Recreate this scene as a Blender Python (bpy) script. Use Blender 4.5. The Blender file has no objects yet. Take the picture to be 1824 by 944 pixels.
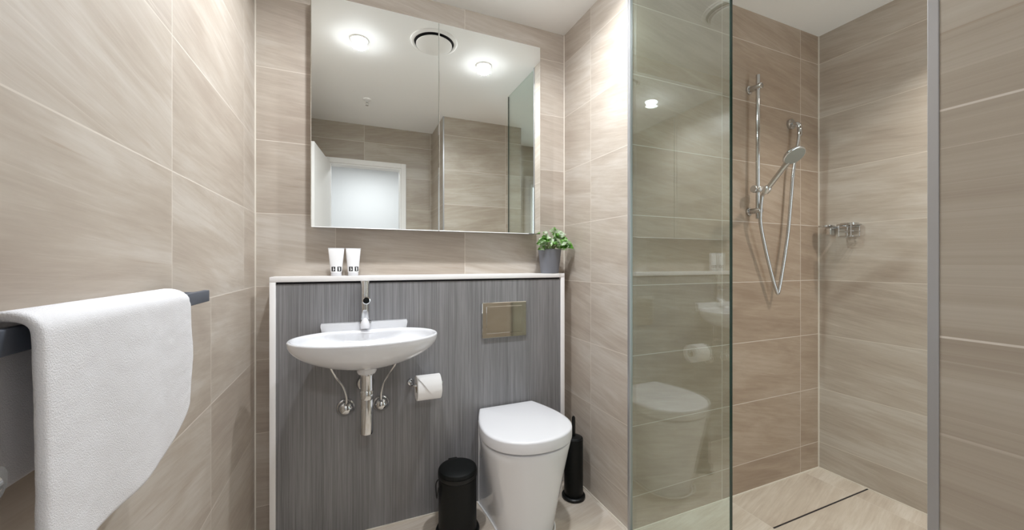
import bpy, bmesh, math, random
from mathutils import Vector, Matrix, noise
random.seed(7)
PI = math.pi
C = bpy.context.scene.collection
SC = bpy.context.scene

# ------------------------------------------------------------------ camera, world, exposure
YAW = math.radians(22.8)
cam_d = bpy.data.cameras.new('camera'); cam = bpy.data.objects.new('camera', cam_d); C.objects.link(cam)
cam.location = (0, 0, 1.143); cam.rotation_euler = (PI/2, 0, -YAW)
cam_d.sensor_width = 36; cam_d.lens = 676/1824*36; cam_d.shift_y = -5/1824; cam_d.clip_start = 0.01
SC.camera = cam
SC.view_settings.view_transform = 'Standard'; SC.view_settings.look = 'None'
SC.view_settings.exposure = 0.34; SC.view_settings.gamma = 1; SC.view_settings.use_curve_mapping = False
w = bpy.data.worlds.new('world'); SC.world = w; w.use_nodes = True
w.node_tree.nodes['Background'].inputs[0].default_value = (.75, .85, 1, 1)
w.node_tree.nodes['Background'].inputs[1].default_value = 1.0
SC.cycles.use_denoising = True
SC.cycles.max_bounces = 12; SC.cycles.diffuse_bounces = 6; SC.cycles.glossy_bounces = 8
SC.cycles.transparent_max_bounces = 16; SC.cycles.sample_clamp_indirect = 6
LAMP_W = 8.6        # each bathroom downlight
SHOWER_W = 5.0      # the shower downlight
LENS_E = 92; LENS_S = 30   # opal lens domes
HALL_W = 11.0        # hallway ceiling light
PANE_E = 2.0         # frosted balcony window

# ------------------------------------------------------------------ materials
def lin(c):
    return tuple(((x/255)/12.92 if x/255 <= .04045 else ((x/255+.055)/1.055)**2.4) for x in c)
def new_mat(name):
    m = bpy.data.materials.new(name); m.use_nodes = True
    return m, m.node_tree, m.node_tree.nodes['Principled BSDF']
def plain(name, rgb, rough=.5, metal=0, coat=0, bump=0, bscale=200, spec=.5):
    m, t, b = new_mat(name)
    b.inputs['Base Color'].default_value = (*rgb, 1); b.inputs['Roughness'].default_value = rough
    b.inputs['Metallic'].default_value = metal; b.inputs['Coat Weight'].default_value = coat
    b.inputs['Specular IOR Level'].default_value = spec
    n = t.nodes.new('ShaderNodeTexNoise'); g = t.nodes.new('ShaderNodeNewGeometry')
    t.links.new(g.outputs['Position'], n.inputs['Vector']); n.inputs['Scale'].default_value = bscale
    if bump:
        bp = t.nodes.new('ShaderNodeBump'); bp.inputs['Strength'].default_value = bump; bp.inputs['Distance'].default_value = .002
        t.links.new(n.outputs['Fac'], bp.inputs['Height']); t.links.new(bp.outputs['Normal'], b.inputs['Normal'])
    return m
class NT:
    def __init__(s, t): s.t = t
    def add(s, typ, **kw):
        n = s.t.nodes.new(typ)
        for k, v in kw.items(): setattr(n, k, v)
        return n
    def inp(s, sock, v):
        if isinstance(v, bpy.types.NodeSocket): s.t.links.new(v, sock)
        else: sock.default_value = v
    def m(s, op, a, b=0.0, c=0.0):
        n = s.add('ShaderNodeMath', operation=op)
        s.inp(n.inputs[0], a); s.inp(n.inputs[1], b); s.inp(n.inputs[2], c)
        return n.outputs[0]
    def vec(s, x, y, z=0.0):
        n = s.add('ShaderNodeCombineXYZ')
        for i, v in enumerate((x, y, z)): s.inp(n.inputs[i], v)
        return n.outputs[0]
    def noise(s, v, scale, detail=4, rough=.55, dist=0):
        n = s.add('ShaderNodeTexNoise'); s.inp(n.inputs['Vector'], v)
        n.inputs['Scale'].default_value = scale; n.inputs['Detail'].default_value = detail
        n.inputs['Roughness'].default_value = rough; n.inputs['Distortion'].default_value = dist
        return n.outputs['Fac']
    def ramp(s, f, stops):
        n = s.add('ShaderNodeValToRGB'); s.inp(n.inputs[0], f)
        e = n.color_ramp.elements
        while len(e) < len(stops): e.new(.5)
        for el, (p, c) in zip(e, stops): el.position = p; el.color = (*c, 1) if len(c) == 3 else c
        return n.outputs[0]
    def mix(s, f, a, b):
        n = s.add('ShaderNodeMix', data_type='RGBA')
        s.inp(n.inputs[0], f)
        for i, v in ((6, a), (7, b)):
            s.inp(n.inputs[i], v if isinstance(v, bpy.types.NodeSocket) else (*v, 1))
        return n.outputs[2]
    def mul(s, a, b):
        n = s.add('ShaderNodeMix', data_type='RGBA', blend_type='MULTIPLY'); n.inputs[0].default_value = 1
        for i, v in ((6, a), (7, b)):
            s.inp(n.inputs[i], v if isinstance(v, bpy.types.NodeSocket) else (*v, 1))
        return n.outputs[2]

TILE_DARK = lin((171, 158, 146)); TILE_MID = lin((186, 175, 163)); TILE_LIGHT = lin((201, 193, 184)); GROUT = lin((214, 206, 196))
def tile_mat(name, ua, u0, tw, v0, th, va='Z', split=None, split_off=0, slant=-.16, rough=.34, tint=(1, 1, 1), seed=0.0):
    """sandstone-look porcelain tiles laid in stacked courses, with thin pale grout"""
    m, t, b = new_mat(name); n = NT(t)
    g = n.add('ShaderNodeNewGeometry'); sp = n.add('ShaderNodeSeparateXYZ'); t.links.new(g.outputs['Position'], sp.inputs[0])
    u, v = sp.outputs[ua], sp.outputs[va]
    us = u
    if split is not None:
        us = n.m('ADD', u, n.m('MULTIPLY', n.m('GREATER_THAN', v, split), split_off))
    a = n.m('DIVIDE', n.m('SUBTRACT', us, u0), tw); c = n.m('DIVIDE', n.m('SUBTRACT', v, v0), th)
    iu, iv = n.m('FLOOR', a), n.m('FLOOR', c); fu, fv = n.m('FRACT', a), n.m('FRACT', c)
    du = n.m('MULTIPLY', n.m('MINIMUM', fu, n.m('SUBTRACT', 1.0, fu)), tw)
    dv = n.m('MULTIPLY', n.m('MINIMUM', fv, n.m('SUBTRACT', 1.0, fv)), th)
    d = n.m('MINIMUM', du, dv)
    gm = n.m('LESS_THAN', d, .0014)
    wn = n.add('ShaderNodeTexWhiteNoise', noise_dimensions='3D'); t.links.new(n.vec(iu, iv, seed), wn.inputs['Vector'])
    r = wn.outputs['Value']
    uu = n.m('ADD', u, n.m('MULTIPLY', r, 17.0)); 
    vv = n.m('ADD', v, n.m('MULTIPLY', u, n.m('ADD', -slant, n.m('MULTIPLY', n.m('SUBTRACT', r, .5), .14))))
    broad = n.noise(n.vec(n.m('MULTIPLY', uu, 1.3), n.m('MULTIPLY', vv, 5.5), r), 1.6, 6, .62, .5)
    fine = n.noise(n.vec(n.m('MULTIPLY', uu, 3.0), n.m('MULTIPLY', vv, 46.0), r), 1.6, 5, .62, .5)
    hair = n.noise(n.vec(n.m('MULTIPLY', uu, 2.6), n.m('MULTIPLY', vv, 120.0), r), 1.5, 4, .6, .8)
    patch = n.ramp(n.noise(n.vec(n.m('MULTIPLY', uu, 2.2), n.m('MULTIPLY', vv, 9.0), r), 1.7, 3, .5, .3), [(.42, (0, 0, 0)), (.60, (1, 1, 1))])
    f = n.m('ADD', n.m('MULTIPLY', broad, .68), n.m('MULTIPLY', fine, .32))
    f = n.m('ADD', f, n.m('MULTIPLY', n.m('SUBTRACT', r, .5), .10))
    col = n.ramp(f, [(.35, TILE_DARK), (.5, TILE_MID), (.65, TILE_LIGHT)])
    hl = n.ramp(hair, [(.60, (0, 0, 0)), (.72, (1, 1, 1))])
    col = n.mix(n.m('MULTIPLY', n.m('MULTIPLY', hl, patch), .46), col, lin((222, 215, 207)))
    dk = n.ramp(hair, [(.27, (1, 1, 1)), (.40, (0, 0, 0))])
    col = n.mix(n.m('MULTIPLY', n.m('MULTIPLY', dk, n.m('SUBTRACT', 1.0, patch)), .50), col, lin((165, 144, 125)))
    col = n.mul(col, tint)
    col = n.mix(gm, col, GROUT)
    t.links.new(col, b.inputs['Base Color'])
    b.inputs['Roughness'].default_value = rough
    t.links.new(n.m('ADD', rough, n.m('MULTIPLY', gm, .4)), b.inputs['Roughness'])
    bp = n.add('ShaderNodeBump'); bp.inputs['Strength'].default_value = .25; bp.inputs['Distance'].default_value = .0015
    t.links.new(n.m('SUBTRACT', n.m('MULTIPLY', fine, .3), gm), bp.inputs['Height']); t.links.new(bp.outputs['Normal'], b.inputs['Normal'])
    return m
def emit_mat(name, rgb, s):
    m, t, b = new_mat(name)
    b.inputs['Base Color'].default_value = (*rgb, 1); b.inputs['Emission Color'].default_value = (*rgb, 1)
    b.inputs['Emission Strength'].default_value = s
    return m
def laminate():
    m, t, b = new_mat('grey_woodgrain_laminate'); n = NT(t)
    g = n.add('ShaderNodeNewGeometry'); sp = n.add('ShaderNodeSeparateXYZ'); t.links.new(g.outputs['Position'], sp.inputs[0])
    x, z = sp.outputs['X'], sp.outputs['Z']
    s1 = n.noise(n.vec(n.m('MULTIPLY', x, 170.0), n.m('MULTIPLY', z, 1.4)), 1, 3, .6, .25)
    s2 = n.noise(n.vec(n.m('MULTIPLY', x, 420.0), n.m('MULTIPLY', z, 6.0)), 1, 2, .6, .1)
    s3 = n.noise(n.vec(n.m('MULTIPLY', x, 14.0), n.m('MULTIPLY', z, 1.0)), 1, 3, .5)
    f = n.m('ADD', n.m('ADD', n.m('MULTIPLY', s1, .5), n.m('MULTIPLY', s2, .3)), n.m('MULTIPLY', s3, .25))
    col = n.ramp(f, [(.34, lin((96, 95, 97))), (.5, lin((122, 121, 123))), (.66, lin((147, 146, 148)))])
    t.links.new(col, b.inputs['Base Color']); b.inputs['Roughness'].default_value = .42
    bp = n.add('ShaderNodeBump'); bp.inputs['Strength'].default_value = .25; bp.inputs['Distance'].default_value = .001
    t.links.new(f, bp.inputs['Height']); t.links.new(bp.outputs['Normal'], b.inputs['Normal'])
    return m
def glass_mat(name, tint):
    m, t, b = new_mat(name); n = NT(t); t.nodes.remove(b)
    g = n.add('ShaderNodeNewGeometry')
    dp = n.add('ShaderNodeVectorMath', operation='DOT_PRODUCT')
    t.links.new(g.outputs['Normal'], dp.inputs[0]); t.links.new(g.outputs['Incoming'], dp.inputs[1])
    cs = n.m('ABSOLUTE', dp.outputs['Value'])
    fr = n.m('ADD', .11, n.m('MULTIPLY', n.m('POWER', n.m('SUBTRACT', 1.0, cs), 5.0), .89))
    tr = n.add('ShaderNodeBsdfTransparent'); tr.inputs[0].default_value = (*tint, 1)
    gl = n.add('ShaderNodeBsdfGlossy'); gl.inputs['Color'].default_value = (1, 1, 1, 1); gl.inputs['Roughness'].default_value = 0.0
    mx = n.add('ShaderNodeMixShader'); t.links.new(fr, mx.inputs[0]); t.links.new(tr.outputs[0], mx.inputs[1]); t.links.new(gl.outputs[0], mx.inputs[2])
    t.links.new(mx.outputs[0], t.nodes['Material Output'].inputs[0])
    return m
def leaf_mat():
    m, t, b = new_mat('variegated_leaf'); n = NT(t)
    g = n.add('ShaderNodeNewGeometry')
    f = n.noise(g.outputs['Position'], 38, 2, .5); f2 = n.noise(g.outputs['Position'], 260, 3, .6, .6)
    f3 = n.m('ADD', n.m('MULTIPLY', f, .75), n.m('MULTIPLY', f2, .25))
    col = n.ramp(f3, [(.32, lin((62, 122, 44))), (.41, lin((122, 186, 78))), (.48, lin((168, 212, 128))), (.54, lin((226, 234, 218)))])
    t.links.new(col, b.inputs['Base Color']); b.inputs['Roughness'].default_value = .4
    return m
def tube_mat():
    """white hotel toiletry tube with two small black printed squares and a line of small print"""
    m, t, b = new_mat('printed_white_tube'); n = NT(t)
    tc = n.add('ShaderNodeTexCoord'); sp = n.add('ShaderNodeSeparateXYZ'); t.links.new(tc.outputs['Object'], sp.inputs[0])
    x, y, z = sp.outputs
    def rect(x0, x1, z0, z1):
        a = n.m('MULTIPLY', n.m('GREATER_THAN', x, x0), n.m('LESS_THAN', x, x1))
        c = n.m('MULTIPLY', n.m('GREATER_THAN', z, z0), n.m('LESS_THAN', z, z1))
        return n.m('MULTIPLY', a, c)
    dark = n.m('ADD', rect(-.0175, -.0025, .019, .039), rect(.0050, .0200, .019, .039))
    pale = n.m('ADD', n.m('ADD', rect(-.0115, -.0085, .022, .036), rect(-.0115, -.0055, .0265, .0290)), n.m('ADD', rect(.0110, .0150, .022, .036), rect(.0095, .0150, .0330, .0352)))
    sm = n.m('MULTIPLY', rect(-.019, .020, .0095, .0125), n.m('GREATER_THAN', n.noise(n.vec(n.m('MULTIPLY', x, 700.0), n.m('MULTIPLY', z, 300.0)), 1, 1), .48))
    mask = n.m('MULTIPLY', n.m('MAXIMUM', n.m('SUBTRACT', dark, pale), n.m('MULTIPLY', sm, .6)), n.m('LESS_THAN', y, 0.0))
    t.links.new(n.mix(mask, lin((238, 238, 240)), lin((38, 38, 40))), b.inputs['Base Color'])
    b.inputs['Roughness'].default_value = .35
    return m

M = dict(
    white=plain('white_paint', lin((244, 243, 241)), .6),
    ceiling=plain('ceiling_paint', lin((250, 250, 249)), .75),
    trim=plain('white_laminate', lin((242, 240, 240)), .3),
    ceramic=plain('white_ceramic', lin((220, 221, 225)), .08, coat=.4),
    seat=plain('white_seat_plastic', lin((218, 218, 222)), .2),
    chrome=plain('chrome', (.62, .63, .64), .06, 1),
    satin=plain('satin_steel', (.74, .75, .76), .22, 1),
    plate=plain('mirror_steel_plate', (.70, .70, .66), .07, 1),
    mirror=plain('mirror_silver', (.88, .90, .89), .0, 1),
    black=plain('black_plastic', lin((10, 12, 12)), .38, spec=.35),
    matt_black=plain('matt_black_steel', lin((9, 12, 12)), .45, spec=.22),
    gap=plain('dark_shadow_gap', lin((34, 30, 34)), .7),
    slate=plain('slate_powdercoat', lin((76, 82, 94)), .5),
    towel=plain('white_terry', lin((224, 224, 228)), .95, bump=.45, bscale=650, spec=.1),
    paper=plain('toilet_paper', lin((246, 245, 246)), .9, bump=.15, bscale=900, spec=.1),
    pot=plain('grey_plant_pot', lin((118, 120, 128)), .5),
    soil=plain('potting_soil', lin((45, 34, 26)), .95, bump=1, bscale=300),
    stem=plain('plant_stem', lin((176, 196, 140)), .5),
    leaf=leaf_mat(), lam=laminate(), tube=tube_mat(),
    glass=glass_mat('clear_shower_glass', (.89, .95, .93)),
    soapglass=glass_mat('clear_soap_dish_glass', (.86, .86, .84)),
    edge=plain('green_glass_edge', lin((10, 52, 44)), .12),
    seal=plain('clear_seal_strip', lin((172, 186, 180)), .25),
    silicone=plain('pale_silicone', lin((226, 219, 208)), .45),
    grey=plain('grey_aluminium', lin((176, 176, 178)), .35, .6),
    lens=emit_mat('downlight_lens', (.93, .968, 1), LENS_E), lens_warm=emit_mat('shower_downlight_lens', (1, .91, .81), LENS_S),
    frost=emit_mat('frosted_daylight_pane', (.80, .93, 1.0), PANE_E),
    halllens=emit_mat('hall_light_lens', (1, .97, .93), 8),
    hall=plain('hall_paint', lin((232, 234, 236)), .7),
    carpet=plain('hall_carpet', lin((150, 142, 132)), .95, bump=.6, bscale=500),
    hose=plain('chrome_spiral_hose', (.60, .61, .62), .2, 1, bump=.06, bscale=900),
)
XL, XC, XR = -.3664, 1.0837, 2.396          # left wall, return wall, shower end wall
YB, YS, YR = 1.83, 1.289, -.23              # back wall, shower wall, rear wall
HC = 2.40
TL = tile_mat('sandstone_tile_left', 'Y', 1.311, .6, .144, .3, split=1.044, split_off=.25, slant=-.10, seed=1)
TB = tile_mat('sandstone_tile_back', 'X', .515, .583, .144, .3, slant=-.12, seed=2)
TR = tile_mat('sandstone_tile_return', 'Y', 1.576, .6, .144, .3, slant=.20, seed=3)
TS = tile_mat('sandstone_tile_shower', 'X', 2.236, .6, .144, .3, slant=-.16, tint=(.80, .715, .635), seed=4)  # tint puts the shower's dim, warm light into the tile colour
TE = tile_mat('sandstone_tile_end', 'Y', .75, .6, .144, .3, slant=.12, seed=5)
TX = tile_mat('sandstone_tile_rear', 'X', .10, .6, .144, .3, slant=.1, tint=(.88, .88, .84), seed=6)  # same tile, its colour darkened for the weaker light at the rear
TF = tile_mat('sandstone_tile_floor', 'X', 1.667, .6, 1.067, .6, va='Y', slant=.25, rough=.3, tint=(1.20, 1.20, 1.19), seed=7)

# ------------------------------------------------------------------ mesh helpers
ROOT = {}
def obj(name, bm, mat, parent=None, smooth=35, loc=None):
    me = bpy.data.meshes.new(name)
    off = Vector(loc) if loc is not None else (ROOT[parent.name] if parent else Vector((0, 0, 0)))
    bmesh.ops.recalc_face_normals(bm, faces=bm.faces[:])
    bmesh.ops.translate(bm, verts=bm.verts[:], vec=-off)
    bm.to_mesh(me); bm.free()
    for mm in (mat if isinstance(mat, (list, tuple)) else [mat]): me.materials.append(mm)
    if smooth:
        for p in me.polygons: p.use_smooth = True
        me.set_sharp_from_angle(angle=math.radians(smooth))
    o = bpy.data.objects.new(name, me); C.objects.link(o)
    if parent: o.parent = parent
    elif loc is not None: o.location = off
    ROOT[o.name] = off
    return o
def thing(name, label, cat, loc, group=None):
    o = bpy.data.objects.new(name, None); C.objects.link(o); o.location = loc; o.empty_display_size = .05
    ROOT[o.name] = Vector(loc); o['label'] = label; o['category'] = cat
    if group: o['group'] = group
    return o
def tag(o, label, cat, group=None):
    o['label'] = label; o['category'] = cat
    if group: o['group'] = group
    return o
def struct(name, bm, mat, parent=None, smooth=0):
    o = obj(name, bm, mat, parent, smooth)
    if not parent: o['kind'] = 'structure'
    return o
def dup(root, loc, label):
    r = root.copy(); C.objects.link(r); r.location = loc; r['label'] = label
    for ch in list(root.children):
        c = ch.copy(); C.objects.link(c); c.parent = r
        for g2 in list(ch.children):
            d = g2.copy(); C.objects.link(d); d.parent = c
    return r
def B(): return bmesh.new()
def box(bm, x0, x1, y0, y1, z0, z1, bev=0, seg=2):
    r = bmesh.ops.create_cube(bm, size=1)
    vs = r['verts']
    for v in vs: v.co = Vector((x0+(v.co.x+.5)*(x1-x0), y0+(v.co.y+.5)*(y1-y0), z0+(v.co.z+.5)*(z1-z0)))
    if bev:
        es = list({e for v in vs for e in v.link_edges})
        bmesh.ops.bevel(bm, geom=es, offset=bev, segments=seg, affect='EDGES', profile=.5)
    return bm
def loft(bm, rings, cap0=True, cap1=True, closed=True):
    rv = [[bm.verts.new(p) for p in r] for r in rings]
    n = len(rings[0])
    for a, b in zip(rv, rv[1:]):
        for i in range(n if closed else n-1):
            j = (i+1) % n
            bm.faces.new((a[i], a[j], b[j], b[i]))
    if cap0: bm.faces.new(rv[0][::-1])
    if cap1: bm.faces.new(rv[-1])
    return bm
def frame_of(axis):
    a = Vector(axis).normalized(); h = Vector((0, 0, 1)) if abs(a.z) < .9 else Vector((1, 0, 0))
    u = a.cross(h).normalized(); v = a.cross(u).normalized()
    return a, u, v
def lathe(bm, prof, p, axis=(0, 0, 1), seg=40, cap0=True, cap1=True, sq=1.0):
    """prof: list of (radius, height along axis)"""
    a, u, v = frame_of(axis); p = Vector(p)
    rings = [[p + a*h + (u*math.cos(2*PI*i/seg)*sq + v*math.sin(2*PI*i/seg))*max(r, 1e-5) for i in range(seg)] for r, h in prof]
    return loft(bm, rings, cap0, cap1)
def cyl(bm, p0, p1, r, seg=24, bev=0):
    p0, p1 = Vector(p0), Vector(p1); L = (p1-p0).length
    pr = [(r, 0), (r, L)] if not bev else [(r-bev, 0), (r-.3*bev, .3*bev), (r, bev), (r, L-bev), (r-.3*bev, L-.3*bev), (r-bev, L)]
    return lathe(bm, pr, p0, p1-p0, seg)
def spline(pts, n=8, closed=False):
    P = [Vector(p) for p in pts]; out = []
    N = len(P)
    for i in range(N if closed else N-1):
        if closed: p0, p1, p2, p3 = P[i-1], P[i], P[(i+1) % N], P[(i+2) % N]
        else: p0, p1, p2, p3 = P[max(i-1, 0)], P[i], P[i+1], P[min(i+2, N-1)]
        for k in range(n):
            t = k/n
            out.append(.5*((2*p1)+(p2-p0)*t+(2*p0-5*p1+4*p2-p3)*t*t+(3*p1-p0-3*p2+p3)*t**3))
    if not closed: out.append(P[-1])
    return out
def tube(bm, pts, r, seg=10, closed=False):
    P = [Vector(p) for p in pts]; N = len(P)
    def tan(i):
        if closed: return (P[(i+1) % N]-P[i-1]).normalized()
        return (P[min(i+1, N-1)]-P[max(i-1, 0)]).normalized()
    t0 = tan(0); _, u, v = frame_of(t0); rings = []
    for i in range(N):
        t = tan(i); u = (u - t*u.dot(t)).normalized(); v = t.cross(u)
        rr = r(i/(N-1)) if callable(r) else r
        rings.append([P[i]+(u*math.cos(2*PI*k/seg)+v*math.sin(2*PI*k/seg))*rr for k in range(seg)])
    if closed: rings.append(rings[0]); 
    loft(bm, rings, not closed, not closed)
    if closed: bmesh.ops.remove_doubles(bm, verts=bm.verts[:], dist=1e-6)
    return bm

# ------------------------------------------------------------------ room shell
T = .10
struct('floor', box(B(), XL-T, XR+T, YR-T, YB+T, -.1, 0), TF)
struct('ceiling', box(B(), XL-T, XR+T, YR-T, YB+T, HC, HC+.1), M['ceiling'])
struct('wall_left', box(B(), XL-T, XL, YR-T, YB+T, 0, HC), TL)
struct('wall_back', box(B(), XL, XC, YB, YB+T, 0, HC), TB)
struct('wall_return', box(B(), XC, XC+.012, YS, YB+T, 0, HC), TR)
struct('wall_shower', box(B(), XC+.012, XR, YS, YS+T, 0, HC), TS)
struct('wall_right', box(B(), XR, XR+T, YR-T, YS+T, 0, HC), TE)
# rear wall with the doorway and the balcony window opening
DX0, DX1, DZ = -.19, .425, 2.03
WX0, WX1, WZ0, WZ1 = 1.79, 2.30, .12, 2.0
bm = B()
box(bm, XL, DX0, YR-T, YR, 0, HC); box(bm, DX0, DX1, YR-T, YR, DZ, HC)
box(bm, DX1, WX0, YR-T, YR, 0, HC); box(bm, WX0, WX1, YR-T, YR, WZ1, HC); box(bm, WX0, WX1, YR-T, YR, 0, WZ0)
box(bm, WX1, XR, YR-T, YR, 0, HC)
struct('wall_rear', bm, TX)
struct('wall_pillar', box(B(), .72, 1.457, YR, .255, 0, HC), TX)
struct('trim_9', box(B(), .7185, .730, .245, .2565, 0, HC, .001), M['grey'])
# door frame, leaf
bm = B()
for x0, x1, z0, z1 in ((DX0-.045, DX0, 0, DZ+.045), (DX1, DX1+.045, 0, DZ+.045), (DX0, DX1, DZ, DZ+.045)):
    box(bm, x0, x1, YR, YR+.014, z0, z1, .003)
for x0, x1, z0, z1 in ((DX0, DX0+.012, 0, DZ), (DX1-.012, DX1, 0, DZ), (DX0+.012, DX1-.012, DZ-.012, DZ)):
    box(bm, x0, x1, YR-T, YR, z0, z1)
door = struct('door_1', bm, M['white'])
ROOT[door.name] = Vector((0, 0, 0))
bm = box(B(), 0, .612, -.018, .018, .01, 2.02, .002)
bmesh.ops.transform(bm, matrix=Matrix.Translation((DX0-.008, YR+.03, 0)) @ Matrix.Rotation(math.radians(97), 4, 'Z'), verts=bm.verts[:])
leafd = obj('door_leaf', bm, M['white'], door, 0)
bm = B(); q = Matrix.Translation((DX0-.008, YR+.03, 0)) @ Matrix.Rotation(math.radians(97), 4, 'Z')
cyl(bm, (.55, -.018, 1.0), (.55, -.055, 1.0), .011); cyl(bm, (.55, -.05, 1.0), (.44, -.05, 1.0), .008)
bmesh.ops.transform(bm, matrix=q, verts=bm.verts[:])
obj('door_handle', bm, M['satin'], leafd)
# balcony window: frosted pane in a white frame
bm = B()
for x0, x1, z0, z1 in ((WX0, WX0+.035, WZ0, WZ1), (WX1-.035, WX1, WZ0, WZ1), (WX0+.035, WX1-.035, WZ1-.035, WZ1), (WX0+.035, WX1-.035, WZ0, WZ0+.035)):
    box(bm, x0, x1, YR-.07, YR-.02, z0, z1, .003)
win = struct('window_1', bm, M['white']); ROOT[win.name] = Vector((0, 0, 0))
obj('pane', box(B(), WX0+.035, WX1-.035, YR-.05, YR-.044, WZ0+.035, WZ1-.035), M['frost'], win, 0)
# hall beyond the doorway
bm = box(B(), -1.3, 1.4, -1.75, YR-T, -.1, -.002); struct('floor_hall', bm, M['carpet'])
bm = box(B(), -1.3, 1.4, -1.75, YR-T, HC, HC+.1); struct('ceiling_hall', bm, M['ceiling'])
struct('wall_hall_end', box(B(), -1.3, 1.4, -1.85, -1.75, 0, HC), M['hall'])
struct('wall_hall_left', box(B(), -1.4, -1.3, -1.85, YR-T, 0, HC), M['hall'])
struct('wall_hall_right', box(B(), 1.4, 1.5, -1.85, YR-T, 0, HC), M['hall'])
bm = B(); box(bm, -1.3, XL-T, YR-T-.02, YR-T, 0, HC)
struct('wall_hall_near', bm, M['hall'])
# silicone joints in the room's corners and along the floor
s = .0045
def strip(i, *b): struct('trim_%d' % i, box(B(), *b), M['silicone'])
strip(1, XL, XL+s, YB-s, YB, 0, HC); strip(2, XC-s, XC, YB-s, YB, 0, HC)
strip(3, XR-s, XR, YS-s, YS, 0, HC); strip(4, XC, XR-s, YS-s, YS, 0, s)
strip(5, XR-s, XR, YR, YS-s, 0, s); strip(6, XC-s, XC, YS, YB-s, 0, s); strip(7, XL, XL+s, YR, YB-s, 0, s)
struct('trim_8', box(B(), XC-.003, XC+.0135, YS-.0015, YS+.012, 0, HC, .001), M['grey'])
# linear drain slot in the shower floor
dr = thing('linear_drain', 'long narrow tile-in floor drain slot across the shower floor', 'drain', (2.03, 1.067, 0))
obj('slot', box(B(), 1.667, XR-.002, 1.0645, 1.0695, .0004, .0012), M['gap'], dr, 0)
obj('edge_strip', box(B(), 1.667, XR-.002, 1.0695, 1.071, .0004, .0016), M['satin'], dr, 0)

# ------------------------------------------------------------------ ceiling fittings
def downlight(x, y, watts, label, rgb=(.93, .968, 1), lens='lens', beam=160):
    t = thing('downlight', label, 'downlight', (x, y, HC), 'recessed ceiling downlights')
    obj('trim_ring', lathe(B(), [(.050, 0), (.050, -.003), (.046, -.006), (.041, -.005), (.040, 0)], (x, y, HC), cap0=False, cap1=False), M['white'], t)
    obj('lens', lathe(B(), [(.0402, -.0005), (.0402, -.006), (.036, -.018), (.027, -.027), (.014, -.0325), (.0, -.034)], (x, y, HC), cap1=False), M[lens], t)
    l = bpy.data.lights.new('downlight_lamp', 'AREA'); l.shape = 'DISK'; l.size = .078; l.energy = watts; l.color = rgb; l.spread = math.radians(beam)
    lo = bpy.data.objects.new('downlight_lamp', l); C.objects.link(lo); lo.parent = t; lo.location = (0, 0, -.040)
    return t
downlight(.036, 1.19, LAMP_W, 'glowing round ceiling downlight over the basin, seen in left mirror door')
downlight(.775, 1.19, LAMP_W, 'glowing round ceiling downlight over the toilet, seen in right mirror door')
downlight(2.08, .50, SHOWER_W, 'round ceiling downlight inside the shower, beyond the glass screen', (1, .91, .81), 'lens_warm', 112)
f = thing('exhaust_fan', 'round white ceiling exhaust fan with dark gap ring between the downlights', 'fan', (.43, 1.33, HC))
P0 = (.43, 1.33, HC)
obj('outer_ring', lathe(B(), [(.132, 0), (.131, -.006), (.123, -.011), (.116, -.012), (.112, -.010), (.112, -.001)], P0, cap0=False, cap1=False), M['white'], f)
obj('shadow_gap', lathe(B(), [(.1115, -.0008), (.1115, -.0025)], P0), M['gap'], f)
obj('cover_disc', lathe(B(), [(.030, -.003), (.030, -.016), (.096, -.016), (.1005, -.018), (.1005, -.022), (.096, -.024), (.05, -.026), (0, -.0265)], P0, cap1=False), M['white'], f)
f = thing('fire_sprinkler', 'small fire sprinkler head hanging from ceiling, reflected in the left mirror door', 'sprinkler', (.104, .366, HC))
P0 = (.104, .366, HC)
obj('escutcheon', lathe(B(), [(.032, 0), (.030, -.006), (.014, -.012), (.0, -.012)], P0, cap1=False), M['white'], f)
bm = cyl(B(), (.104, .366, HC-.01), (.104, .366, HC-.026), .008)
for sx in (-1, 1): tube(bm, [(.104+sx*.007, .366, HC-.024), (.104+sx*.012, .366, HC-.034), (.104+sx*.003, .366, HC-.046)], .0022, 6)
obj('head', bm, M['satin'], f)
obj('deflector', lathe(B(), [(.013, -.046), (.013, -.048)], P0, seg=20), M['satin'], f)
# hall light
f = thing('hall_ceiling_light', 'round flat ceiling light out in the hallway beyond the door', 'ceiling light', (.2, -1.0, HC))
obj('base', lathe(B(), [(.16, 0), (.16, -.02), (.15, -.022)], (.2, -1.0, HC), cap0=False), M['white'], f)
obj('diffuser', lathe(B(), [(.148, -.023), (.145, -.04), (.10, -.052), (0, -.055)], (.2, -1.0, HC), cap1=False), M['halllens'], f)
l = bpy.data.lights.new('hall_lamp', 'AREA'); l.shape = 'DISK'; l.size = .28; l.energy = HALL_W; l.color = (.93, .97, 1)
lo = bpy.data.objects.new('hall_lamp', l); C.objects.link(lo); lo.parent = f; lo.location = (0, 0, -.06)

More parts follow.
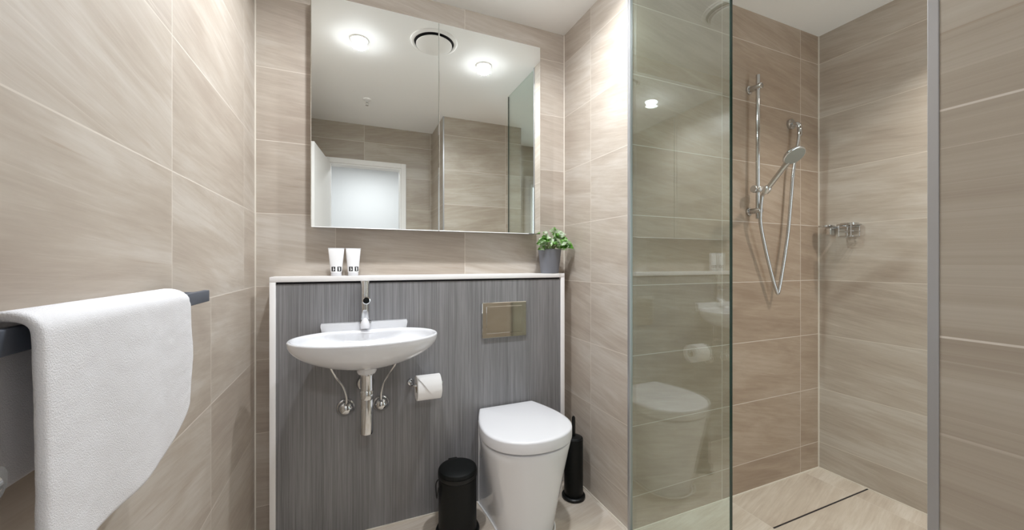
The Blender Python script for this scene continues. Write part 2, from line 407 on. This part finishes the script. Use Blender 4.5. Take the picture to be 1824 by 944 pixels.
# ------------------------------------------------------------------ cistern box with laminate front
BX0, BX1, BY, BZ = -.2976, 1.022, 1.722, 1.085
th_ = .021
c = thing('cistern_cabinet', 'half-height boxed-out cabinet with grey woodgrain front and white edge frame', 'cabinet', (.36, 1.776, 0))
obj('front_panel', box(B(), BX0+th_, BX1-th_, 1.7285, 1.746, .001, BZ-th_-.009), M['lam'], c, 0)
obj('shadow_gap', box(B(), BX0+th_, BX1-th_, 1.738, 1.750, BZ-th_-.009, BZ-th_), M['gap'], c, 0)
obj('top_ledge', box(B(), BX0, BX1, BY, YB-.001, BZ-th_, BZ, .0015), M['trim'], c)
obj('side_board', box(B(), BX0, BX0+th_, BY, YB-.001, .001, BZ-th_, .0012), M['trim'], c)
obj('side_board', box(B(), BX1-th_, BX1, BY, YB-.001, .001, BZ-th_, .0012), M['trim'], c)
obj('floor_seal', box(B(), BX0+th_, BX1-th_, 1.7235, 1.7285, .0005, .006), M['silicone'], c, 0)
PY = 1.7285   # laminate surface

# ------------------------------------------------------------------ mirror cabinet
MX0, MX1, MZ0, MZ1, MY = -.158, .896, 1.2878, 2.2525, 1.75
c = thing('mirror_cabinet', 'wide two-door mirror-fronted wall cabinet above the white ledge', 'mirror cabinet', (.369, YB, MZ0))
obj('carcass', box(B(), MX0+.002, MX1-.002, MY+.006, YB-.001, MZ0+.004, MZ1-.002), M['grey'], c, 0)
ms = (MX0+MX1)/2
for a, b_ in ((MX0, ms-.0004), (ms+.0004, MX1)):
    d = obj('mirror_door', box(B(), a, b_, MY, MY+.0055, MZ0, MZ1, .0026, 1), M['mirror'], c, 0)

# ------------------------------------------------------------------ basin and its plumbing
bx, by = .051, 1.555
ba, bb, zr = .266, .1685, .862
NB = 96
def bring(a, b, z, cy=by, e=2.12, lim=PY-.001):
    r = []
    for i in range(NB):
        t = 2*PI*i/NB; ct, st = math.cos(t), math.sin(t)
        x = a*math.copysign(abs(ct)**(2/e), ct); y = b*math.copysign(abs(st)**(2/e), st)
        r.append((bx+x, min(cy+y, lim), z))
    return r
def brow(q): return (1-q**2.0)**.57
rings = []
for k in range(15):
    q = .985*(1-k/14.0)**1.25
    s_ = max(brow(q), .16)
    rings.append(bring(ba*s_, bb*(.30+.70*s_) if s_ < 1 else bb, zr-.010-.112*q, by+.030*(1-s_)))
rings += [bring(ba+.001, bb+.001, zr-.005), bring(ba-.001, bb-.001, zr-.0012), bring(ba-.004, bb-.004, zr), bring(ba-.008, bb-.008, zr-.001, lim=1.689), bring(ba-.012, bb-.012, zr-.004, lim=1.683)]
for k in range(1, 13):
    q = k/12; s_ = (1-(q*.985)**2.2)**.5
    rings.append(bring((ba-.014)*(.12+.88*s_), (bb-.014)*(.14+.86*s_)*(1-.12*q), zr-.006-.082*q, by-.012*q, lim=1.681))
bz = thing('wash_basin', 'white oval wall-hung ceramic wash basin on grey panel', 'basin', (bx, by, .74))
bowl = obj('bowl', loft(B(), rings), M['ceramic'], bz, 60)
bm = B()
o_ = [(-.172, PY-.001), (-.170, 1.705), (-.150, 1.699), (.150, 1.699), (.170, 1.705), (.172, PY-.001)]
loft(bm, [[(bx+x*k, y, z) for x, y in o_] for z, k in ((zr-.022, .96), (zr+.020, 1.0), (zr+.028, .995), (zr+.0305, .985))])
obj('rear_upstand', bm, M['ceramic'], bz, 50)
obj('plug_waste', lathe(B(), [(.022, 0), (.022, .004), (.017, .006), (0, .0065)], (bx, by-.012, zr-.088), cap1=False), M['chrome'], bowl)
# mixer tap on the rear upstand
tx = .0485
tp = thing('mixer_tap', 'tall chrome mixer tap standing on the rear edge of basin', 'tap', (tx, 1.70, .892))
obj('column', cyl(B(), (tx, 1.7065, .888), (tx, 1.7065, 1.066), .0172, 32, .003), M['chrome'], tp)
obj('base_collar', lathe(B(), [(.026, 0), (.026, .006), (.022, .010), (.019, .011)], (tx, 1.704, .8905), seg=32), M['chrome'], tp)
nose = obj('nose_ring', lathe(B(), [(.012, 0), (.0155, .004), (.0165, .018), (.0160, .022), (.0125, .0235), (.0115, .020)], (tx+.004, 1.694, .985), (0, -1, 0), 32, cap1=False), M['chrome'], tp)
obj('nose_cap', lathe(B(), [(.0118, .0), (.0118, .021), (.007, .0225), (0, .023)], (tx+.004, 1.694, .985), (0, -1, 0), 32, cap1=False), M['matt_black'], nose)
bm = B()
lathe(bm, [(.0160, .000), (.0182, .006), (.0188, .012), (.0175, .022), (.0142, .032), (.0095, .040), (.0045, .0445), (0, .0455)], (tx-.0005, 1.680, .868), (0, .22, 1), 32)
obj('lever', bm, M['seat'], tp)['label'] = 'pale grey teardrop shaped lever'
# bottle trap
P0 = (bx, 1.570, 0)
tr = thing('waste_trap', 'straight chrome waste trap pipe under the basin, white collar at its top', 'waste pipe', (bx, 1.57, .48))
def zl(prof): return [(r, z) for r, z in prof]
obj('collar', lathe(B(), [(.030, .748), (.0365, .744), (.0365, .724), (.032, .715), (.024, .713)], P0), M['ceramic'], tr)
obj('upper_pipe', lathe(B(), [(.0238, .714), (.0250, .710), (.0238, .706), (.0238, .648)], P0), M['chrome'], tr)
obj('union_nut', lathe(B(), [(.0238, .650), (.0258, .647), (.0258, .618), (.0238, .615)], P0), M['chrome'], tr)
obj('lower_tube', lathe(B(), [(.0245, .617), (.0250, .612), (.0250, .492), (.0235, .483), (.018, .479), (0, .477)], P0, cap1=False), M['chrome'], tr)
bm = cyl(B(), (bx, 1.585, .632), (bx, PY-.001, .632), .016)
op = obj('outlet_pipe', bm, M['chrome'], tr)
obj('wall_flange', lathe(B(), [(.036, 0), (.036, .004), (.031, .012), (.019, .016)], (bx, PY-.0005, .632), (0, -1, 0), 36), M['chrome'], op)
# two stop valves with thin supply tubes to the underside of the basin
def valve(x, z, r, pts, label):
    t = thing('stop_valve', label, 'stop valve', (x, PY, z), 'supply valves under the basin')
    obj('cover_dome', lathe(B(), [(r, 0), (r*1.02, .004), (r*.96, .008), (r*.84, .011), (r*.82, .016), (r*.70, .026), (r*.45, .034), (r*.2, .037), (0, .038)], (x, PY-.0005, z), (0, -1, 0), 40, cap1=False), M['chrome'], t)
    obj('supply_tube', tube(B(), spline(pts, 8), .0048, 10), M['satin'], t)
valve(-.0256, .538, .036, [(-.0235, 1.705, .560), (-.0235, 1.700, .592), (-.036, 1.685, .640), (-.063, 1.66, .690), (-.083, 1.645, .742), (-.084, 1.64, .795)], 'dome-shaped chrome stop valve on panel, left of the waste pipe')
valve(.114, .536, .034, [(.112, 1.705, .560), (.113, 1.700, .592), (.124, 1.685, .640), (.147, 1.66, .685), (.166, 1.645, .727), (.170, 1.64, .795)], 'dome-shaped chrome stop valve on panel, right of the waste pipe')

# ------------------------------------------------------------------ toilet roll and holder
rx0, rx1, ry, rz, rr = .250, .351, 1.648, .606, .052
h = thing('toilet_roll_holder', 'chrome toilet roll holder fixed to grey panel beside the basin', 'toilet roll holder', (.24, PY, rz))
obj('wall_rose', lathe(B(), [(.0165, 0), (.0165, .005), (.013, .010), (.008, .011)], (.238, PY-.0005, rz+.006), (0, -1, 0), 28), M['chrome'], h)
obj('arm', tube(B(), spline([(.238, PY-.004, rz+.006), (.238, 1.68, rz+.006), (.2385, 1.656, rz+.010), (.246, 1.648, rz+.012), (.26, 1.647, rz+.012), (.30, 1.647, rz+.012), (.356, 1.647, rz+.012)], 6), .0062, 12), M['chrome'], h)
obj('end_cap', lathe(B(), [(.009, 0), (.010, .002), (.010, .007), (.008, .009)], (.3545, 1.647, rz+.012), (1, 0, 0), 20), M['chrome'], h)
rl = thing('toilet_roll', 'white toilet roll with its loose end folded to a point', 'toilet roll', ((rx0+rx1)/2, ry, rz))
NR = 56
bm = B()
pr = [(.0205, rx0), (rr-.001, rx0), (rr, rx0+.001), (rr, rx1-.001), (rr-.001, rx1), (.0205, rx1), (.0205, rx0)]
rings = [[(x, ry+math.cos(2*PI*i/NR)*r, rz+math.sin(2*PI*i/NR)*r) for i in range(NR)] for r, x in pr]
loft(bm, rings, False, False); bmesh.ops.remove_doubles(bm, verts=bm.verts[:], dist=1e-6)
roll = obj('paper_roll', bm, M['paper'], rl)
bm = B()   # folded point lying on the front of the roll, wrapped about it
R2 = rr+.0030; cols = []
for k in range(15):
    a = math.radians(118 + (203-118)*k/14); wdt = 1 - k/14
    xm = rx0 + (rx1-rx0)*.60
    xl, xr_ = xm + (rx0+.001-xm)*wdt, xm + (rx1-.001-xm)*wdt
    cols.append([(xl+(xr_-xl)*j/6, ry+math.cos(a)*R2, rz+math.sin(a)*R2) for j in range(7)])
for c2 in cols: pass
vs = [[bm.verts.new(p) for p in r] for r in cols]
for a, b_ in zip(vs, vs[1:]):
    for j in range(6): bm.faces.new((a[j], a[j+1], b_[j+1], b_[j]))
bmesh.ops.remove_doubles(bm, verts=bm.verts[:], dist=1e-6)
bmesh.ops.solidify(bm, geom=bm.faces[:], thickness=.0022)
obj('folded_end', bm, M['paper'], rl)
obj('cardboard_core', lathe(B(), [(.0202, 0), (.0202, rx1-rx0-.002), (.0190, rx1-rx0-.002), (.0190, 0)], (rx0+.001, ry, rz), (1, 0, 0), 32, False, False), plain('core_card', lin((178, 160, 138)), .9), rl)

# ------------------------------------------------------------------ flush plate
fp = thing('flush_plate', 'polished steel toilet flush plate on grey panel above the toilet', 'flush plate', (.685, PY, .862))
obj('plate', box(B(), .5685, .8015, PY-.010, PY-.0005, .777, .949, .003, 1), M['plate'], fp, 0)
obj('push_button', box(B(), .590, .776, PY-.0115, PY-.009, .800, .930, .0012, 1), M['plate'], fp, 0)

# ------------------------------------------------------------------ toilet
tcx = .693
def dring(wr, wf, yc, yf, yb, z, e=2.15, n=24, rc=.006):
    """D outline: rear half-width wr at yb, bulging to wf at yc, superellipse nose to yf"""
    half = []
    for k in range(n+1):
        t = PI/2*k/n
        half.append((wf*math.sin(t)**(2/e), yc-(yc-yf)*math.cos(t)**(2/e)))
    m_ = 12
    for k in range(1, m_+1):
        s2 = k/m_; y = yc+(yb-rc-yc)*s2
        half.append((wf+(wr-wf)*(s2*s2*(1.35-.35*s2)), y))
    for k in range(1, 5):
        a = PI/2*k/4
        half.append((wr-rc*(1-math.cos(a)), yb-rc+rc*math.sin(a)))
    pts = [(tcx+x, y, z) for x, y in half]
    pts += [(tcx-x, y, z) for x, y in half[::-1][:-1]]
    return pts
tl = thing('toilet', 'white back-to-wall toilet with closed D-shaped lid', 'toilet', (tcx, 1.55, 0))
rings = []
ZT = .393
for k in range(13):
    s2 = k/12; e_ = s2**1.12
    rings.append(dring(.140, .126+(.1915-.126)*e_, 1.515+(1.490-1.515)*s2, 1.385+(1.314-1.385)*e_, 1.7215, .001+(ZT-.006-.001)*s2))
rings += [dring(.139, .1905, 1.490, 1.3155, 1.7215, ZT-.002), dring(.136, .184, 1.49, 1.320, 1.7210, ZT)]
pan = obj('pan', loft(B(), rings), M['ceramic'], tl, 45)
obj('seat', loft(B(), [dring(.130, .168, 1.49, 1.328, 1.715, ZT+.0005), dring(.130, .168, 1.49, 1.328, 1.715, ZT+.008)]), M['gap'], tl, 45)['label'] = 'dark shadow line under lid'  # inset ring coloured dark as the shade between pan and lid
LB = ZT+.008
rings = [dring(.137, .190, 1.490, 1.3120, 1.716, LB), dring(.140, .1955, 1.490, 1.3082, 1.718, LB+.002), dring(.1405, .1965, 1.490, 1.3075, 1.718, LB+.010), dring(.1405, .1965, 1.490, 1.3075, 1.718, LB+.040),
         dring(.140, .1955, 1.490, 1.3085, 1.7175, LB+.0445), dring(.1385, .191, 1.490, 1.3110, 1.716, LB+.0475), dring(.136, .187, 1.490, 1.3150, 1.7135, LB+.0492), dring(.130, .179, 1.490, 1.3240, 1.708, LB+.0502)]
for k in range(1, 7):
    q = k/7
    rings.append([(tcx+(x-tcx)*(1-q), 1.50+(y-1.50)*(1-q), LB+.0502+.0038*(1-(1-q)**2)) for x, y, z in dring(.130, .179, 1.490, 1.3240, 1.708, 0)])
lid = obj('lid', loft(B(), rings), M['seat'], tl, 50)
bm = B()   # silicone bead round the foot of the pan
foot = [(x+(x-tcx)*.025, y-.003 if y < 1.6 else min(y, PY-.002), .0035) for x, y, z in dring(.140, .126, 1.515, 1.375, PY-.002, 0)]
i0 = min(range(len(foot)), key=lambda i: foot[i][1])
tube(bm, [p for p in foot if True], .0035, 6, True)
obj('floor_seal', bm, M['trim'], tl)
for sx in (-1, 1): obj('wall_seal', box(B(), tcx+sx*.1392-.0022, tcx+sx*.1392+.0022, 1.7205, PY-.0002, .001, ZT-.003), M['trim'], tl, 0)

# ------------------------------------------------------------------ pedal bin
px_, py_ = .4125, 1.578
b_ = thing('pedal_bin', 'small black pedal bin on the floor between grey panel and toilet', 'bin', (px_, py_, 0))
P0 = (px_, py_, 0)
obj('base', lathe(B(), [(.083, .0005), (.092, .002), (.093, .010), (.090, .017), (.082, .020)], P0, seg=56), M['black'], b_)
body = obj('body', lathe(B(), [(.0800, .019), (.0800, .236), (.0785, .238)], P0, seg=64), M['matt_black'], b_)
obj('rim', lathe(B(), [(.0795, .238), (.0822, .240), (.0826, .252), (.0815, .256)], P0, seg=64), M['black'], b_)
obj('lid', lathe(B(), [(.0800, .2565), (.0820, .258), (.0815, .266), (.0780, .272), (.0700, .2755), (.045, .278), (.02, .279), (0, .2792)], P0, seg=64, cap1=False), M['matt_black'], b_)
bm = B(); box(bm, px_-.021, px_+.021, py_-.118, py_-.084, .005, .013, .003)
obj('pedal', bm, M['black'], b_)
bm = B(); tube(bm, spline([(px_-.079, py_-.02, .225), (px_-.088, py_-.022, .205), (px_-.089, py_+.0, .160), (px_-.088, py_+.022, .205), (px_-.079, py_+.02, .225)], 8), .0025, 8)
obj('carry_handle', bm, M['black'], b_)
obj('hinge', box(B(), px_-.02, px_+.02, py_+.079, py_+.092, .244, .270, .003), M['black'], b_)

# ------------------------------------------------------------------ toilet brush and its holder
qx, qy = .994, 1.59
P0 = (qx, qy, 0)
h = thing('toilet_brush_holder', 'slim black cylinder brush holder on floor, right of the toilet', 'brush holder', P0)
obj('base', lathe(B(), [(.053, .0005), (.0565, .003), (.0565, .012), (.052, .016), (.046, .017)], P0, seg=48), M['black'], h)
obj('sleeve', lathe(B(), [(.0445, .016), (.0455, .020), (.0455, .283), (.0445, .289), (.041, .2905), (.039, .288), (.039, .03)], P0, seg=48, cap1=True), M['matt_black'], h)
q = thing('toilet_brush', 'black toilet brush standing in the slim black cylinder holder', 'toilet brush', (qx, qy, .03))
obj('handle', lathe(B(), [(.0065, .10), (.0065, .29), (.0085, .30), (.0085, .37), (.0078, .386), (.005, .392), (0, .393)], P0, seg=24, cap1=False), M['black'], q)
obj('cap_disc', lathe(B(), [(.0385, .287), (.0385, .2915), (.030, .296), (.0066, .298)], P0, seg=40), M['black'], q)
obj('bristle_head', lathe(B(), [(.01, .035), (.030, .042), (.034, .06), (.034, .09), (.028, .105), (.008, .11)], P0, seg=24), M['black'], q)

# ------------------------------------------------------------------ things on the ledge
def toiletry(x, y, rot, label, wtop):
    t = thing('toiletry_tube', label, 'toiletry tube', (x, y, BZ), 'toiletry tubes on the ledge')
    rings = []
    N = 40
    for k in range(15):
        q = k/14; z = BZ+.0145+q*.1015
        a = .0215+(wtop-.0215)*q**.9; d = .0175*(1-q)**.75+.0011
        rings.append([(x+a*math.copysign(abs(math.cos(2*PI*i/N))**(1-.35*q), math.cos(2*PI*i/N)), y+d*math.copysign(abs(math.sin(2*PI*i/N))**(1-.35*q), math.sin(2*PI*i/N)), z) for i in range(N)])
    bd = obj('tube_body', loft(B(), rings), M['tube'], t, 50)
    obj('crimped_end', box(B(), x-wtop-.0003, x+wtop+.0003, y-.0013, y+.0013, BZ+.1125, BZ+.1185, .0004, 1), M['seat'], t)
    cp = obj('screw_cap', lathe(B(), [(.0205, .0005), (.0212, .002), (.0208, .0135), (.0195, .0148)], (x, y, BZ), seg=40), M['seat'], t)
    t.rotation_euler = (0, 0, rot)
    return t
toiletry(-.0635, 1.782, math.radians(-2), 'white toiletry tube with black print on ledge, the left one of the pair', .0315)
toiletry(.0030, 1.782, math.radians(3), 'white toiletry tube with black print on ledge, the right one of the pair', .0300)

plx, ply = .9587, 1.768
pl = thing('potted_plant', 'leafy variegated green plant in a grey pot on the ledge end', 'potted plant', (plx, ply, BZ))
obj('pot', lathe(B(), [(.0440, .0005), (.0475, .002), (.0605, .121), (.0615, .1245), (.0600, .126), (.0570, .124), (.0555, .10)], (plx, ply, BZ), seg=48, cap1=True), M['pot'], pl)
obj('soil', lathe(B(), [(.0560, .103), (.0560, .112), (.03, .116), (0, .117)], (plx, ply, BZ), seg=32, cap1=False), M['soil'], pl)
def leaf(bm, base, d, up, L, W, droop):
    d = Vector(d).normalized(); s = d.cross(Vector(up)).normalized(); n_ = s.cross(d).normalized()
    rows = []
    for i in range(9):
        t = i/8; wv = W*(math.sin(PI*min(1, t**.72)))**.85*(1-.25*t) if 0 < t < 1 else 0.0004
        c0 = Vector(base)+d*(L*t*(1-.15*droop*t))-Vector((0, 0, 1))*(L*droop*t*t*.6)
        rows.append([c0+s*(wv*j/2)+n_*(abs(j/2)*wv*.35+.004*math.sin(t*7+j)) for j in (-2, -1, 0, 1, 2)])
    def okp(p): return Vector((min(p.x, XC-.006), min(p.y, YB-.005), p.z))
    vv = [[bm.verts.new(okp(p)) for p in r] for r in rows]
    for a, b2 in zip(vv, vv[1:]):
        for j in range(4): bm.faces.new((a[j], a[j+1], b2[j+1], b2[j]))
rnd = random.Random(21)
lb, sb = B(), B()
spec = []
for i in range(58):
    ang = rnd.uniform(0, 2*PI); el = rnd.uniform(0.05, 1.0)
    spec.append((ang, el))
for ang, el in spec:
    hx, hy = math.cos(ang), math.sin(ang)
    rad = .090*(1-.38*el*el)*rnd.uniform(.40, 1); zt = .128+.092*el*rnd.uniform(.75, 1.0)
    tip = Vector((plx+hx*rad, ply+hy*rad*(.55 if hy > 0 else .8), BZ+zt))
    if tip.y > MY-.012: tip.y = min(tip.y, (MY-.014) if tip.z > MZ0-.05 else YB-.03)
    root = Vector((plx+hx*.015, ply+hy*.015, BZ+.112))
    mid = (root+tip)/2+Vector((-hx*.006, -hy*.006, .014))
    tube(sb, spline([root, mid, tip], 5), .0013, 6)
    L = rnd.uniform(.042, .064)
    dy = -.22+.2*hy
    if tip.z > MZ0-.06: dy = -.45
    leaf(lb, tip-Vector((hx*.012, 0, .004)), (hx*.85+rnd.uniform(-.45, .45), dy, rnd.uniform(-.35, .6)), (rnd.uniform(-.45, .45), -1+rnd.uniform(-.3, .3), rnd.uniform(.3, .8)), L, L*rnd.uniform(.30, .42), rnd.uniform(.1, .8))
obj('stems', sb, M['stem'], pl, 60)
bmesh.ops.solidify(lb, geom=lb.faces[:], thickness=.0006)
obj('foliage', lb, M['leaf'], pl, 60)

# ------------------------------------------------------------------ towel bar and towel
tb = thing('towel_rail', 'flat slate grey towel rail fixed to the left wall', 'towel rail', (XL, .80, 1.06))
bX, bZ0, bZ1 = -.322, 1.0495, 1.0765
obj('bar', box(B(), bX-.006, bX+.006, .50, 1.121, bZ0, bZ1, .002), M['slate'], tb)
for y in (.512, 1.085): obj('wall_bracket', box(B(), XL+.0005, bX-.005, y, y+.022, bZ0+.003, bZ1-.003, .002), M['slate'], tb)
def towel():
    bm = B(); NU, NV = 44, 70
    y0, y1 = .545, .938
    prof = []
    # path across the bar: back hem -> over the bar -> front hem
    for k in range(NV):
        s_ = k/(NV-1)
        if s_ < .38: q = s_/.38; prof.append((-.3455, .90+(1.072-.90)*q))
        elif s_ < .48:
            a = PI-(s_-.38)/.10*PI; prof.append((-.322+.0235*math.cos(a), 1.072+.0165*math.sin(a)))
        else: q = (s_-.48)/.52; prof.append((-.2985, 1.072-q*(1.072-.800)))
    rows = []
    for i in range(NU):
        u = i/(NU-1); y = y0+(y1-y0)*u; row = []
        for k, (x, z) in enumerate(prof):
            s_ = k/(NV-1); xx, yy, zz = x, y, z
            if s_ > .48:
                q = (s_-.48)/.52
                rise = .060*max(0, (u-.72)/.28)**2.0+.012*u
                zz = 1.072-(1.072-z)*(1-rise/.272)
                yy -= .014*q**2*u+.004*math.sin(q*9)*u**6
                xx += .004*math.sin(y*34+1.0)*q+.006*q*(1-q)
            elif s_ > .38:
                zz -= .010*max(0, (u-.93)/.07)**2
            nz = noise.noise(Vector((y*38, z*38, s_*2)))*.0007+noise.noise(Vector((y*120, z*120, 3)))*.0007
            xx += nz if s_ > .43 else 0; zz += nz*.4
            row.append(bm.verts.new((xx, yy, zz)))
        rows.append(row)
    for a, b2 in zip(rows, rows[1:]):
        for k in range(NV-1): bm.faces.new((a[k], a[k+1], b2[k+1], b2[k]))
    return bm
tw = obj('towel', towel(), M['towel'], None, 180, (-.322, .74, .80))
tag(tw, 'white terry hand towel folded over the slate grey rail', 'towel')
sm = tw.modifiers.new('thick', 'SOLIDIFY'); sm.thickness = .0115; sm.offset = 0
sm = tw.modifiers.new('soft', 'SUBSURF'); sm.levels = 1; sm.render_levels = 1

# ------------------------------------------------------------------ shower screen
GX, GY0 = 1.094, .830
sc_ = thing('shower_screen', 'fixed frameless full-height clear glass shower screen panel', 'shower screen', (GX, 1.055, 0))
obj('glass_pane', box(B(), GX-.005, GX+.005, GY0+.0015, YS-.0015, .004, HC-.002), M['glass'], sc_, 0)
obj('polished_edge', box(B(), GX-.0052, GX+.0052, GY0-.0005, GY0+.0015, .004, HC-.002), M['edge'], sc_, 0)
obj('floor_seal', box(B(), GX-.007, GX+.007, GY0, YS-.002, .0005, .0045), M['seal'], sc_, 0)

# ------------------------------------------------------------------ shower rail, hand shower, hose, outlet
rX, rY = 1.825, 1.243
sr = thing('shower_rail', 'vertical chrome shower slide rail on the shower wall', 'shower rail', (rX, YS, 1.35))
obj('pole', cyl(B(), (rX, rY, 1.355), (rX, rY, 2.058), .0092, 24, .0015), M['chrome'], sr)
for z in (2.000, 1.395):
    bk = obj('wall_bracket', cyl(B(), (rX, YS-.0005, z), (rX, rY-.019, z), .0145, 24, .003), M['chrome'], sr)
    obj('bracket_rose', lathe(B(), [(.021, 0), (.021, .005), (.018, .008), (.012, .009)], (rX, YS-.0005, z), (0, -1, 0), 28), M['chrome'], bk)
bm = B(); box(bm, rX-.019, rX+.019, rY-.024, rY+.020, 1.482, 1.512, .008, 3)
sl = obj('slider', bm, M['satin'], sr)
cyl_b = lathe(B(), [(.016, 0), (.0175, .004), (.0175, .018), (.015, .022)], (rX-.019, rY-.004, 1.497), (-1, 0, 0), 24)
obj('slider_knob', cyl_b, M['chrome'], sl)
hb, hh = Vector((1.803, 1.192, 1.478)), Vector((1.765, 1.048, 1.607))
hd = (hh-hb).normalized()
bm = lathe(B(), [(.0165, -.010), (.0175, .0), (.0165, .016), (.0135, .020)], hb+hd*.008, hd, 24)
obj('holder_cup', bm, M['satin'], sl)
hs = thing('hand_shower', 'chrome hand shower with round head resting in the slide rail', 'hand shower', hb)
L = (hh-hb).length
obj('handle', lathe(B(), [(.0085, -.012), (.0095, -.006), (.0105, .02), (.0115, .07), (.0110, L-.065), (.0125, L-.045), (.014, L-.03)], hb, hd, 28), M['chrome'], hs)
nn = Vector((-.14, -.60, -.79)); nn = (nn-hd*nn.dot(hd)).normalized()
hp = hb+hd*(L+.004)
obj('shower_head', lathe(B(), [(.0, -.018), (.014, -.017), (.030, -.011), (.042, -.003), (.0455, .004), (.0445, .009), (.041, .011)], hp, nn, 40, cap0=False), M['chrome'], hs)
obj('spray_face', lathe(B(), [(.0412, .0095), (.0400, .0120), (.02, .0128), (0, .013)], hp, nn, 40, cap1=False), plain('spray_face_grey', lin((168, 172, 168)), .35, .5), hs)
wo = thing('shower_outlet', 'round chrome wall water outlet on the shower wall near the corner', 'water outlet', (2.145, YS, 1.875))
obj('rose', lathe(B(), [(.0275, 0), (.0285, .004), (.0275, .012), (.022, .014), (.0, .015)], (2.145, YS-.0005, 1.875), (0, -1, 0), 36, cap1=False), M['chrome'], wo)
obj('elbow', tube(B(), spline([(2.145, YS-.012, 1.872), (2.145, 1.255, 1.868), (2.146, 1.243, 1.855), (2.147, 1.241, 1.838)], 6), .0105, 16), M['chrome'], wo)
ho = thing('shower_hose', 'chrome flexible shower hose hanging in a narrow V loop', 'hose', (1.985, 1.25, .985))
hpts = [hb-hd*.010, hb-hd*.030+Vector((.002, 0, -.004)), (1.822, 1.228, 1.385), (1.837, 1.237, 1.326), (1.885, 1.245, 1.205), (1.945, 1.25, 1.065), (1.977, 1.25, .997), (1.985, 1.25, .986), (1.993, 1.25, .997), (2.018, 1.25, 1.085), (2.063, 1.25, 1.279), (2.090, 1.249, 1.480), (2.102, 1.247, 1.600), (2.125, 1.243, 1.720), (2.142, 1.241, 1.800), (2.147, 1.241, 1.838)]
obj('flexible_tube', tube(B(), spline(hpts, 10), .0080, 14), M['hose'], ho)
obj('hose_nut', lathe(B(), [(.0080, -.038), (.0112, -.034), (.0112, -.006), (.010, 0)], (2.147, 1.241, 1.838), (.03, 0, 1), 20), M['chrome'], ho)

# ------------------------------------------------------------------ soap basket on the shower end wall
zb = 1.335
sbk = thing('soap_basket', 'small chrome wire soap basket with dish fixed to shower end wall', 'soap basket', (XR, 1.13, zb))
def rrect(x0, x1, y0, y1, z, r=.018, n=6):
    pts = []
    for cx_, cy_, a0 in ((x1-r, y1-r, 0), (x0+r, y1-r, 90), (x0+r, y0+r, 180), (x1-r, y0+r, 270)):
        for k in range(n+1):
            a = math.radians(a0+90*k/n); pts.append((cx_+r*math.cos(a), cy_+r*math.sin(a), z))
    return pts
kx0, kx1, ky0, ky1 = 2.306, 2.388, 1.086, 1.162
obj('rim', tube(B(), rrect(kx0, kx1, ky0, ky1, zb), .0042, 8, True), M['chrome'], sbk)
obj('lower_wire', tube(B(), rrect(kx0+.005, kx1-.003, ky0+.005, ky1-.005, zb-.060), .0022, 8, True), M['chrome'], sbk)
obj('middle_wire', tube(B(), rrect(kx0+.003, kx1-.002, ky0+.003, ky1-.003, zb-.034), .0018, 8, True), M['chrome'], sbk)
for x, y in ((kx0+.003, ky0+.012), (kx0+.003, ky1-.012), (kx1-.003, ky0+.012), (kx1-.003, ky1-.012)):
    obj('upright_wire', cyl(B(), (x, y, zb-.060), (x, y, zb), .0018, 8), M['chrome'], sbk)
for k in range(3):
    y = ky0+.020+.018*k
    obj('floor_wire', cyl(B(), (kx0+.005, y, zb-.060), (kx1-.003, y, zb-.060), .0015, 8), M['chrome'], sbk)
bm = B(); loft(bm, [[(x, y, z) for x, y, _ in rrect(kx0+.012, kx1-.002, ky0+.006, ky1-.004, 0, .022)] for z in (zb+.003, zb+.008)])
obj('top_plate', bm, M['chrome'], sbk)
bm = B(); loft(bm, [[(x, y, z) for x, y, _ in rrect(2.322, 2.390, 1.196, 1.262, 0, .030)] for z in (zb-.003, zb+.005)])
obj('soap_dish', bm, M['chrome'], sbk)
obj('dish_bracket', box(B(), 2.350, 2.386, 1.205, 1.228, zb-.046, zb-.003, .004), M['satin'], sbk)
obj('wall_bar', box(B(), 2.384, XR-.0005, 1.100, 1.250, zb-.012, zb-.001, .002), M['chrome'], sbk)
